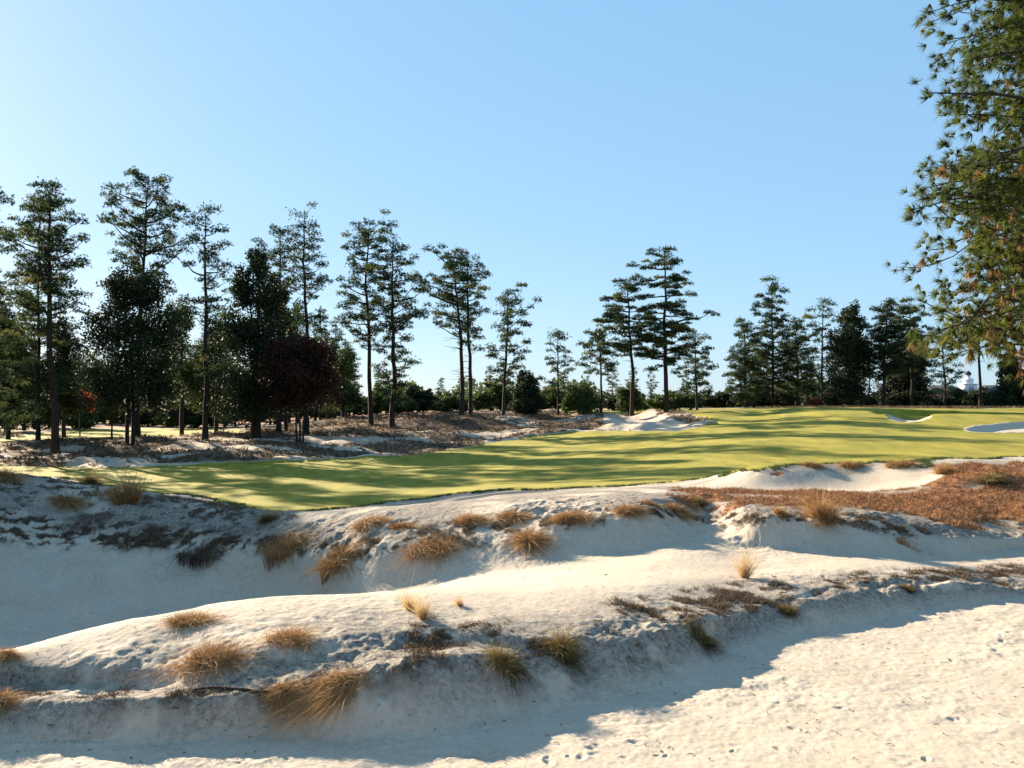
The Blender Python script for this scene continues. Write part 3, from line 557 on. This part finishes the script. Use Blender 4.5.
# far wood on the skyline: one mass
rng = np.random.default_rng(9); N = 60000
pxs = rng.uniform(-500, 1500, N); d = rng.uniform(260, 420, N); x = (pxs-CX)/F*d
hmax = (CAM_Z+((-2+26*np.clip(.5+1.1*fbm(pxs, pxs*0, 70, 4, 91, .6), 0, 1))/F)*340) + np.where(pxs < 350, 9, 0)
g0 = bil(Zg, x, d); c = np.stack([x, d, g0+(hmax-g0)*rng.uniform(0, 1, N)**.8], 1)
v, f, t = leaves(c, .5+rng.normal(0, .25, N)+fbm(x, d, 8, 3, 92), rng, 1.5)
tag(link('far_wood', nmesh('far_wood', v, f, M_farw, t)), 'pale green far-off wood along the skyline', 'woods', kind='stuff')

# ------------------------------------------------------------------ the near pine reaching in from the right
def near_pine():
    rng = np.random.default_rng(55); d0 = 21.0; bx = (1125-CX)/F*d0; zb = H(bx, d0); e = empty('near_pine_tree', (bx, d0, zb-.1))
    tag(e, 'big near pine whose needle boughs hang into the upper right corner', 'pine')
    tb = MB(); zz = np.linspace(0, 17, 12); tb.tube(np.stack([np.sin(zz*.3)*.12, zz*0, zz-.2*(zz == 0)], 1), .30*(1-zz/19)**.7+.02, 12)
    cen, axs, tin, bro = [], [], [], []
    # boughs: ends given as picture points, each at its own distance from the trunk
    edge = [(925, 8, .0), (940, 40, .0), (925, 88, .1), (945, 120, .15), (932, 165, .05), (908, 205, .1), (915, 185, .1), (945, 238, .5), (922, 262, .3), (940, 290, .5), (975, 150, .1), (970, 60, .1), (1000, 20, .1),
            (985, 200, .5), (1000, 250, .6), (960, 318, .8), (922, 340, .75), (940, 352, .9), (990, 318, .7), (1015, 290, .3), (1000, 100, .1), (1015, 180, .2), (990, 275, .6), (955, 205, .3), (960, 20, 0), (1018, 60, 0), (1018, 130, .1), (1018, 230, .4), (980, 90, .1), (950, 75, .1), (968, 175, .2),
            (1010, 210, .3), (975, 235, .5), (938, 215, .3), (925, 190, .2), (985, 30, 0), (1020, 95, 0), (1000, 155, .2), (965, 262, .5), (1010, 262, .4), (950, 332, .9), (975, 345, .6), (935, 325, .7)]
    ends = []
    edge2 = edge+[(a+rng.uniform(4, 26), b_+rng.uniform(-18, 18), c_*.8) for a, b_, c_ in edge if a > 930]
    for px, py, gld in edge2:
        if py > 292 and px > 972: continue
        d = d0+rng.uniform(-2.8, 2.8); px += 5; ends.append((np.array([(px-CX)/F*d-bx, d-d0, CAM_Z+(HY-py)*d/F-zb]), gld))
    for q in range(38):      # the rest of the crown, outside the picture
        a = rng.uniform(-2.2, 2.2); R = rng.uniform(1.5, 4.5); ends.append((np.array([math.cos(a)*R, math.sin(a)*R, rng.uniform(7.5, 17)]), .15))
    for q in range(26):
        a = rng.uniform(2.0, 4.3); R = rng.uniform(1.0, 3.2); ends.append((np.array([math.cos(a)*R, math.sin(a)*R, rng.uniform(12, 17.5)]), .1))
    for en, gld in ends:
        R = math.hypot(en[0], en[1]); st = np.array([0, 0, min(max(3.5, en[2]-.05*R+rng.uniform(-.6, .5)), 16.5)]); m = 8; t = np.linspace(0, 1, m)[:, None]
        path = st+(en-st)*t+np.array([0, 0, .12*R])*np.sin(t*3.14)+rng.normal(0, .03*R, (m, 3))*t*(1-t)*3
        tb.tube(path, (.012+.008*R)*(1-t[:, 0]*.82), 6)
        nc = int(5+R*2.1)
        for s_ in range(nc):
            f = 1-(s_/nc)*.78; p = np.array([np.interp(f, t[:, 0], path[:, a]) for a in range(3)])
            off = rng.normal(0, 1, 3)*np.array([.36, .36, .26])*(1 if s_ else .1); p2 = p+off; mid = (p+p2)/2+np.array([0, 0, -.06])
            tb.tube(np.array([p, mid, p2+[0, 0, .04]]), [.015, .012, .010], 4)
            ax = (p2-p)/(np.linalg.norm(p2-p)+1e-6) if s_ else (en-st)/np.linalg.norm(en-st)
            for w_ in range(rng.integers(4, 8)):
                cc = p2+rng.normal(0, .17, 3)*(w_ > 0)
                brown = s_ > 0 and rng.random() < gld*.15
                (bro if brown else cen).append((cc, np.array([0, 0, -.9])+ax*.3 if brown else (lambda v: v/np.linalg.norm(v))(ax*.5+rng.normal(0, .45, 3)+np.array([0, 0, .1])), 0.93 if brown else float(np.clip(rng.normal(.22+.14*gld, .15), 0, .74))))
    V1, F1, t1 = needles(np.array([a[0] for a in cen]), np.array([a[1] for a in cen]), np.array([a[2] for a in cen]), rng, 40, .25, .017, .52, .05)
    V2, F2, t2 = needles(np.array([a[0] for a in bro]), np.array([a[1] for a in bro]), np.array([a[2] for a in bro]), rng, 50, .30, .018, .42, .05)
    link('trunk', tb.mesh('trunk', M_bark, True), e)
    link('crown', nmesh('crown', np.concatenate([V1, V2]), np.concatenate([F1, F2+len(V1)]), M_pinegold, np.concatenate([t1, t2])), e)
near_pine()

# ------------------------------------------------------------------ club house with white cupola far right
def clubhouse():
    d = 210.0; s = d/F; x0 = (968-CX)*s; zb = H(x0, d); e = empty('clubhouse', (x0, d, zb)); tag(e, 'long low clubhouse with dark roof and white domed cupola beyond the green', 'building')
    white = plain('white_boards', (.78, .78, .76)); roofm = plain('dark_shingles', (.06, .065, .075), .8); brick = plain('dark_wall', (.16, .11, .09), .8); glass = plain('window_glass', (.03, .04, .05), .15)
    zt = CAM_Z-zb+(HY-394)*s
    w_ = MB(); w_.box(-9, 11, 0, 9, -.5, zt); link('wall', w_.mesh('wall', brick), e)
    r = MB()
    def hip(x1, x2, y1, y2, z1, z2, ins): 
        v = [(x1, y1, z1), (x2, y1, z1), (x2, y2, z1), (x1, y2, z1), (x1+ins, (y1+y2)/2, z2), (x2-ins, (y1+y2)/2, z2)]
        r.add(v, [(0, 1, 5, 4), (2, 3, 4, 5), (1, 2, 5, 5), (3, 0, 4, 4), (3, 2, 1, 0)])
    hip(-9.5, 0.9, -.6, 9.6, zt+.003, zt+2.2, 2.5); hip(3.6, 11.6, -.4, 9.4, zt+.006, zt+2.2, 2.2)
    link('roof', r.mesh('roof', roofm), e)
    for q in range(5):
        wd = MB(); xx = -7.5+q*3.7; wd.box(xx, xx+1.3, -.06, .02, 1.0, 2.4); wo_ = link('window', wd.mesh('window', white), e)
        pn = MB(); pn.box(xx+.12, xx+1.18, -.09, -.055, 1.1, 2.3); link('pane', pn.mesh('pane', glass), wo_)
    cx = 2.2; z1 = zt+.3; c = MB(); c.box(cx-1.5, cx+1.5, 2.7, 5.7, z1, z1+2.0); c.box(cx-1.7, cx+1.7, 2.5, 5.9, z1+2.0, z1+2.2)
    co = link('cupola', c.mesh('cupola', white), e)
    c2 = MB(); an = np.linspace(0, 2*math.pi, 9)[:-1]+math.pi/8
    def ring(mb, prof, cx, cy, k=12):
        for (ra, za), (rb, zb_) in zip(prof, prof[1:]):
            a = np.linspace(0, 2*math.pi, k, endpoint=False); v = [(cx+ra*math.cos(t), cy+ra*math.sin(t), za) for t in a]+[(cx+rb*math.cos(t), cy+rb*math.sin(t), zb_) for t in a]
            mb.add(v, [(i, (i+1) % k, k+(i+1) % k, k+i) for i in range(k)])
    zz = z1+2.2; ring(c2, [(1.15, zz), (1.15, zz+.8), (1.3, zz+.85), (1.3, zz+1.0), (.9, zz+1.3), (.5, zz+1.5), (.45, zz+2.0)], cx, 4.2); link('lantern', c2.mesh('lantern', white, True), co)
    c3 = MB(); ring(c3, [(.45, zz+2.0), (.72, zz+2.2), (.66, zz+2.7), (.3, zz+3.05), (.05, zz+3.1), (.04, zz+3.5), (.0, zz+3.55)], cx, 4.2); link('dome', c3.mesh('dome', roofm, True), co)
    lv = MB(); lv.box(cx-.6, cx+.6, 2.64, 2.7, z1+.6, z1+1.6); link('louvre', lv.mesh('louvre', plain('grey_louvre', (.35, .37, .4))), co)
clubhouse()

# ------------------------------------------------------------------ wiregrass clumps
def blades(n, rb, L, lean, droop, rng, W=.006, seg=4, up=1.0, spread=.6, tn=(.2, .9)):
    """arching blades; lean = (x, y) common sweep, droop pulls tips down"""
    a = rng.uniform(0, 2*math.pi, n); r0 = rb*np.sqrt(rng.uniform(0, 1, n)); base = np.stack([r0*np.cos(a), r0*np.sin(a)*.7, -.03*np.ones(n)], 1)
    K = 7; ks = rng.integers(0, K, n); ka = rng.uniform(0, 6.28, K); kr = rb*np.sqrt(rng.uniform(0, 1, K)); base[:, 0] = base[:, 0]*.45+(kr*np.cos(ka))[ks]*.85; base[:, 1] = base[:, 1]*.45+(kr*np.sin(ka))[ks]*.6
    kl = rng.normal(0, .32, (K, 2)); kf = rng.uniform(.55, 1.2, K)
    a2 = a+rng.normal(0, .9, n); dirx = np.cos(a2)*spread*rng.uniform(.1, 1.2, n)+lean[0]+kl[ks, 0]; diry = np.sin(a2)*spread*rng.uniform(.1, 1.2, n)+lean[1]+kl[ks, 1]
    ln = L*rng.uniform(.4, 1.15, n)**1.2*kf[ks]; cph = rng.uniform(0, 6.28, n); cam_ = rng.normal(0, .20, n)*L; v0 = np.stack([dirx, diry, np.full(n, up)*rng.uniform(.7, 1.2, n)], 1); v0 /= np.linalg.norm(v0, axis=1)[:, None]
    side = np.cross(v0, rand_dirs(n, rng)); side /= np.linalg.norm(side, axis=1)[:, None]+1e-9
    pts = []
    for k in range(seg+1):
        t = k/seg; p = base+v0*(ln*t)[:, None]; dr = droop*rng.uniform(.75, 1.1, n) if k == 0 else dr
        p = p+np.stack([v0[:, 0]*0, v0[:, 1]*0, -dr*ln*t*t], 1)+np.stack([dirx, diry, 0*dirx], 1)*(ln*t*t*droop*.45)[:, None]
        p = p+side*(cam_*t*np.sin(cph+t*2.5))[:, None]; wd = W*(1-t)**.6; pts.append((p-side*wd*.5, p+side*wd*.5))
    V = np.stack([np.stack(x, 1) for x in pts], 1).reshape(-1, 3)          # n, seg+1, 2
    i = np.arange(n)[:, None]*(seg+1)*2; k = np.arange(seg)[None]*2
    Fa = np.stack([i+k, i+k+1, i+k+3, i+k+2], -1).reshape(-1, 4)
    tt = rng.uniform(tn[0], tn[1], n); T = np.repeat(tt, (seg+1)*2)+np.tile(np.repeat(np.linspace(-.18, .18, seg+1), 2), n)
    return V, Fa, np.clip(T, 0, 1)
def clump(label, px, py, w_, h_, style, seed, cat='grass tuft', dmin=7.0, name='wiregrass_tuft', dens=1.0, group=None):
    rng = np.random.default_rng(seed+1000); x, y = hit(px, py, dmin, 60); s = y/F; W = w_*s; Ht = h_*s*1.35; z = H(x, y); near_ = min(1, 10/y)
    bw = max(.0038, .36*s); dens *= 1.35
    if style == 'mop':        # domed, arching over with the wind
        parts = [blades(int(900*dens), W*.30, Ht*1.25, (.35, -.35), .70, rng, bw, spread=.8, up=1.0), blades(int(500*dens), W*.26, Ht*.95, (-.35, -.1), .45, rng, bw, spread=.9, tn=(.0, .5)), blades(int(120*dens), W*.40, Ht*1.3, (.5, -.3), .55, rng, bw, spread=1.2, up=.8, tn=(.6, 1))]; m = M_wire
    elif style == 'hang':     # hanging over a lip, swept toward the viewer
        parts = [blades(int(600*dens), W*.34, Ht*.85, (.25, -.45), .9, rng, bw, spread=1.1, up=.7), blades(int(500*dens), W*.30, Ht*.9, (.1, -.1), .5, rng, bw, spread=1.0)]; m = M_wire
    elif style == 'mat':
        parts = [blades(int(900*dens), W*.48, Ht*1.5, (.2, -.5), .9, rng, bw, spread=1.1, up=.5, tn=(.1, .6))]; m = M_thatch
    elif style == 'up':       # pale and upright
        parts = [blades(int(260*dens), W*.22, Ht*1.15, (.05, 0), .15, rng, bw, spread=.45, up=1.2)]; m = M_wirep
    elif style == 'gold':
        parts = [blades(int(750*dens), W*.25, Ht*1.25, (.05, -.1), .30, rng, bw, spread=.6, up=1.1), blades(int(300*dens), W*.3, Ht*.8, (0, -.2), .7, rng, bw, spread=1.0)]; m = M_wire
    elif style == 'green':
        parts = [blades(int(500*dens), W*.26, Ht*1.2, (.25, -.2), .45, rng, bw, spread=.8, up=1.0, tn=(.5, 1)), blades(int(350*dens), W*.3, Ht*.9, (.5, -.7), 1.1, rng, bw, spread=.8, up=.6, tn=(0, .4))]; m = M_wireg
    elif style == 'swept':    # long tresses combed down a slope
        parts = [blades(int(700*dens), W*.24, W*.62, (-.6, -.5), .7, rng, bw, spread=.55, up=.55, tn=(.3, 1)), blades(int(450*dens), W*.25, W*.38, (.6, -.3), .8, rng, bw, spread=.9, up=.8), blades(int(200*dens), W*.1, W*.95, (-1.0, -.85), .75, rng, bw, spread=.15, up=.5, tn=(.3, .8))]; m = M_wire
    V = np.concatenate([p[0] for p in parts]); o = 0; Fs = []
    for p in parts: Fs.append(p[1]+o); o += len(p[0])
    # lay blades on the land instead of through it
    gz = bil(Zg, V[:, 0]+x, V[:, 1]+y)-z; V[:, 2] = np.where((np.arange(len(V)) % 10) >= 2, np.maximum(V[:, 2]+np.clip(gz, -.3, .1)*.5, gz+.008), gz-.03)
    me = nmesh(name, V, np.concatenate(Fs), m, np.concatenate([p[2] for p in parts]))
    return tag(link(name, me, None, (x, y, z)), label, cat, group)
TU = [
 ('small dry tuft at the left edge of the photo beside the fairway', 6, 479, 22, 16, 'mop', 17),
 ('small round brown tuft on the shaded dune top, left of the golden plume tuft', 66, 504, 26, 14, 'mop', 17),
 ('thin dark sprig on the lit dune top by the fairway', 90, 484, 9, 13, 'green', 17),
 ('wide brown mat of grass hanging over the shaded far bank', 285, 547, 66, 22, 'hang', 15),
 ('dark low mat of dead grass on the far bank below the plume tuft', 150, 538, 66, 8, 'mat', 17),
 ('dark low mat of dead grass between the plume tuft mat and the wide brown mat', 212, 545, 70, 9, 'mat', 17),
 ('narrow dark mat of dead grass on the far bank under the small round tuft', 84, 522, 50, 6, 'mat', 17),
 ('pale brown tuft drooping at the right end of the dark mat on the far bank', 336, 560, 42, 24, 'hang', 15),
 ('tiny spiky dark sprig where the dune meets the fairway', 266, 521, 10, 12, 'green', 17),
 ('small orange-brown tuft on the sand strip, leftmost on the strip', 367, 525, 32, 13, 'mop', 15),
 ('flat low tuft right of the leftmost tuft on the sand strip', 404, 527, 30, 8, 'mop', 15),
 ('largest brown tussock on the far bank, below the strip by the fairway', 434, 548, 68, 24, 'hang', 14),
 ('brown tussock above the largest tussock of the far bank', 470, 522, 44, 14, 'mop', 15),
 ('low rust-brown tussock at the top of the far bank, between two others', 510, 517, 42, 13, 'mop', 15),
 ('pale drooping tuft falling down the far bank, centre', 528, 541, 30, 27, 'hang', 14),
 ('rounded brown tuft on the far bank lip, right of the pale drooping one', 571, 520, 34, 15, 'mop', 15),
 ('dark-footed brown tuft on the far bank lip, left of a pair', 628, 512, 30, 13, 'mop', 15),
 ('little tuft behind the far bank lip', 648, 505, 18, 9, 'mop', 16),
 ('brown tuft at the right end of the row on the far bank lip', 676, 511, 26, 12, 'mop', 15),
 ('tiny greenish sprig on the far bank, end of the row', 698, 503, 10, 8, 'green', 16),
 ('very small tuft on the lip left of the big golden tuft', 780, 516, 12, 9, 'gold', 15),
 ('big golden tuft crowning the right far bank below the pine straw', 823, 519, 44, 24, 'gold', 15),
 ('lone pale upright tuft on the middle sand flat', 745, 578, 16, 25, 'up', 13),
 ('small pale upright tuft, left of a touching pair on the middle sand', 411, 610, 12, 17, 'up', 10),
 ('pale upright tuft, right of a touching pair on the middle sand', 424, 619, 15, 20, 'up', 10),
 ('tiny thin green sprout on the middle sand', 461, 606, 8, 12, 'up', 10),
 ('brown tuft cut by the left edge, beyond the near ridge', 6, 655, 26, 13, 'mop', 8),
 ('brown tuft cut by the left edge on the near bank', -2, 702, 20, 18, 'mop', 8),
 ('wispy brown tuft on the crest of the near ridge', 190, 622, 54, 20, 'mop', 9.3),
 ('big dark-centred brown tussock on the near ridge', 206, 664, 84, 34, 'mop', 8.5),
 ('big brown tussock combed to the right on the near ridge', 284, 640, 78, 24, 'mop', 9),
 ('small fuzzy tuft at the end of a dark root on the near bank', 284, 692, 34, 18, 'mop', 8.5),
 ('long blond tussock swept down the near bank like hair', 345, 680, 84, 34, 'swept', 8.5),
 ('dark greenish brown tuft on the near bank lip, left of a pair', 500, 660, 50, 24, 'green', 8.8),
 ('yellow-green tuft with dark trailing grass, right of a pair on the near bank', 562, 648, 34, 24, 'green', 9),
 ('sprawling dull green and rust tuft at the end of the near bank shade', 700, 636, 38, 16, 'green', 9.5),
 ('small greenish tuft on the near bank lip, far right', 785, 611, 16, 12, 'green', 11),
 ('little dark tuft on the rough crust of the middle right', 905, 588, 26, 8, 'green', 12),
 ('small brown tuft by the crest of the white faced mound', 810, 466, 12, 7, 'mop', 24),
 ('low rust tuft on the back of the white faced mound', 850, 466, 22, 8, 'mop', 24),
 ('shaggy rust tuft at the right shoulder of the white faced mound', 900, 466, 34, 9, 'mop', 24),
 ('dark brush lying on the pine straw hummock at the right edge', 988, 480, 50, 10, 'green', 20),
 ('golden tuft on the pine straw at the corner of the bunker', 945, 474, 24, 9, 'gold', 22),
]
for i, (lb, px, py, w_, h_, st, dm) in enumerate(TU): clump(lb, px, py, w_, h_, st, i, dmin=dm)
# golden tuft with tall seed plumes
def plume_tuft():
    rng = np.random.default_rng(31); x, y = hit(128, 503, 17, 40); s = y/F; z = H(x, y)
    e = empty('plume_grass', (x, y, z)); tag(e, 'golden tuft with tall feathery seed plumes on the left dune top', 'grass tuft')
    a = blades(1300, 10*s, 36*s, (.0, 0), .25, rng, .012, spread=.5, up=1.2)
    link('tuft', nmesh('tuft', a[0], a[1], M_wire, a[2]), e)
    st = blades(26, 8*s, 66*s, (.02, 0), .25, rng, .007, spread=.42, up=1.3, seg=6, tn=(.5, .9)); link('stalks', nmesh('stalks', st[0], st[1], M_wirep, st[2]), e)
    tips = st[0].reshape(26, 7, 2, 3).mean(2); c = []
    for q in range(26):
        for t in np.linspace(3.6, 6, 12): k = min(int(t), 5); c.append(tips[q, k]*(1-(t-k))+tips[q, k+1]*(t-k))
    c = np.array(c); V, Fc, tt = needles(c, np.tile([[0, 0, 1.]], (len(c), 1)), np.full(len(c), .8), rng, 5, .07, .007, .5); link('seed_heads', nmesh('seed_heads', V, Fc, M_wirep, tt), e)
plume_tuft()

# ------------------------------------------------------------------ ground cover nobody could count
def scatter(name, label, cat, weight, n, L, W, m, seed, dmin, dmax, up=.35, ntuft=7):
    rng = np.random.default_rng(seed); cand = np.nonzero((weight > .3) & (Y > dmin) & (Y < dmax) & (np.abs(X) < Y*.75))
    # pick by ground area and weight
    ar = (weight*np.gradient(rr)[None, :]*rr[None, :]*np.gradient(th)[:, None])[cand]; p = ar/ar.sum(); k = rng.choice(len(cand[0]), n, p=p)
    i, j = cand[0][k], cand[1][k]; jx = rng.normal(0, .03, n)*np.gradient(rr)[j]; c = np.stack([X[i, j]+jx, Y[i, j]+rng.uniform(-.5, .5, n)*np.gradient(rr)[j], Zg[i, j]-.01], 1)
    V, Fc, tt = needles(c, np.tile([[0, 0, 1.]], (n, 1)), rng.uniform(.1, .9, n), rng, ntuft, L, W, 1-up)
    V = V.reshape(-1, 3, 3); V[:, 2, 2] = np.maximum(V[:, 2, 2], V[:, 0, 2]+.01); V = V.reshape(-1, 3)
    tag(link(name, nmesh(name, V, Fc, m, tt)), label, cat, kind='stuff')
lw = np.clip(lit*brk*1.4, 0, 1)*(Y > 3)
scatter('dry_thatch', 'dark dry grass thatch and roots along the sand bank lips', 'thatch', np.where(lw > .36, lw, 0), 20000, .10, .007, M_thatch, 5, 7, 30, .35, 6)
scatter('pine_straw', 'red-brown fallen pine needles over the right slope', 'pine straw', np.where((strawM > .5) & (Y < 45), strawM, 0), 16000, .16, .011, M_straw, 6, 15, 45, .25, 5)
fw = np.where((fairM > .12) & (fairM < .85) & (Y < 62), 1.0, 0)
scatter('rough_fringe', 'ragged grass fringe along the near edge of the fairway', 'grass', fw, 9000, .13, .012, M_bush, 8, 24, 62, .5, 6)
wl = litM*(Y > 60)*(Y < 125)*(fairM < .1)
scatter('waste_scrub', 'low brown scrub scattered over the far waste sand', 'scrub', np.where(wl > .3, wl, 0)*(1-bA)*(1-bB)*(1-bC), 14000, .42, .05, M_thatch, 7, 60, 125, .5, 7)
# specks: twigs, cones crumbs on the sand
rng = np.random.default_rng(12); mb = MB()
for q in range(260):
    px, py = rng.uniform(-20, 1040), rng.uniform(560, 766); x, y = hit(px, py, 6.5, 40); z = H(x, y); a = rng.uniform(0, 3.14); L = rng.uniform(.006, .03)
    p = np.array([[-math.cos(a)*L, -math.sin(a)*L, .004], [0, rng.normal(0, .01), .014], [math.cos(a)*L, math.sin(a)*L, .004]])+[x, y, z]; mb.tube(p, [.002, .004, .002], 4)
tag(link('sand_litter', mb.mesh('sand_litter', M_bark)), 'twigs and bark crumbs scattered over the near sand', 'twigs', kind='stuff')
# dark root lying left of the fuzzy tuft
mb = MB(); pts = [hit(193+q*10, 691-2.2*math.sin(q*.7)+(q*.1), 8) for q in range(10)]
mb.tube([(x, y, H(x, y)+.012) for x, y in pts], [.006, .012, .016, .014, .018, .02, .018, .02, .022, .024], 6)
tag(link('root', mb.mesh('root', M_bark, True)), 'dark dead root trailing left from the fuzzy tuft on the near bank', 'root')
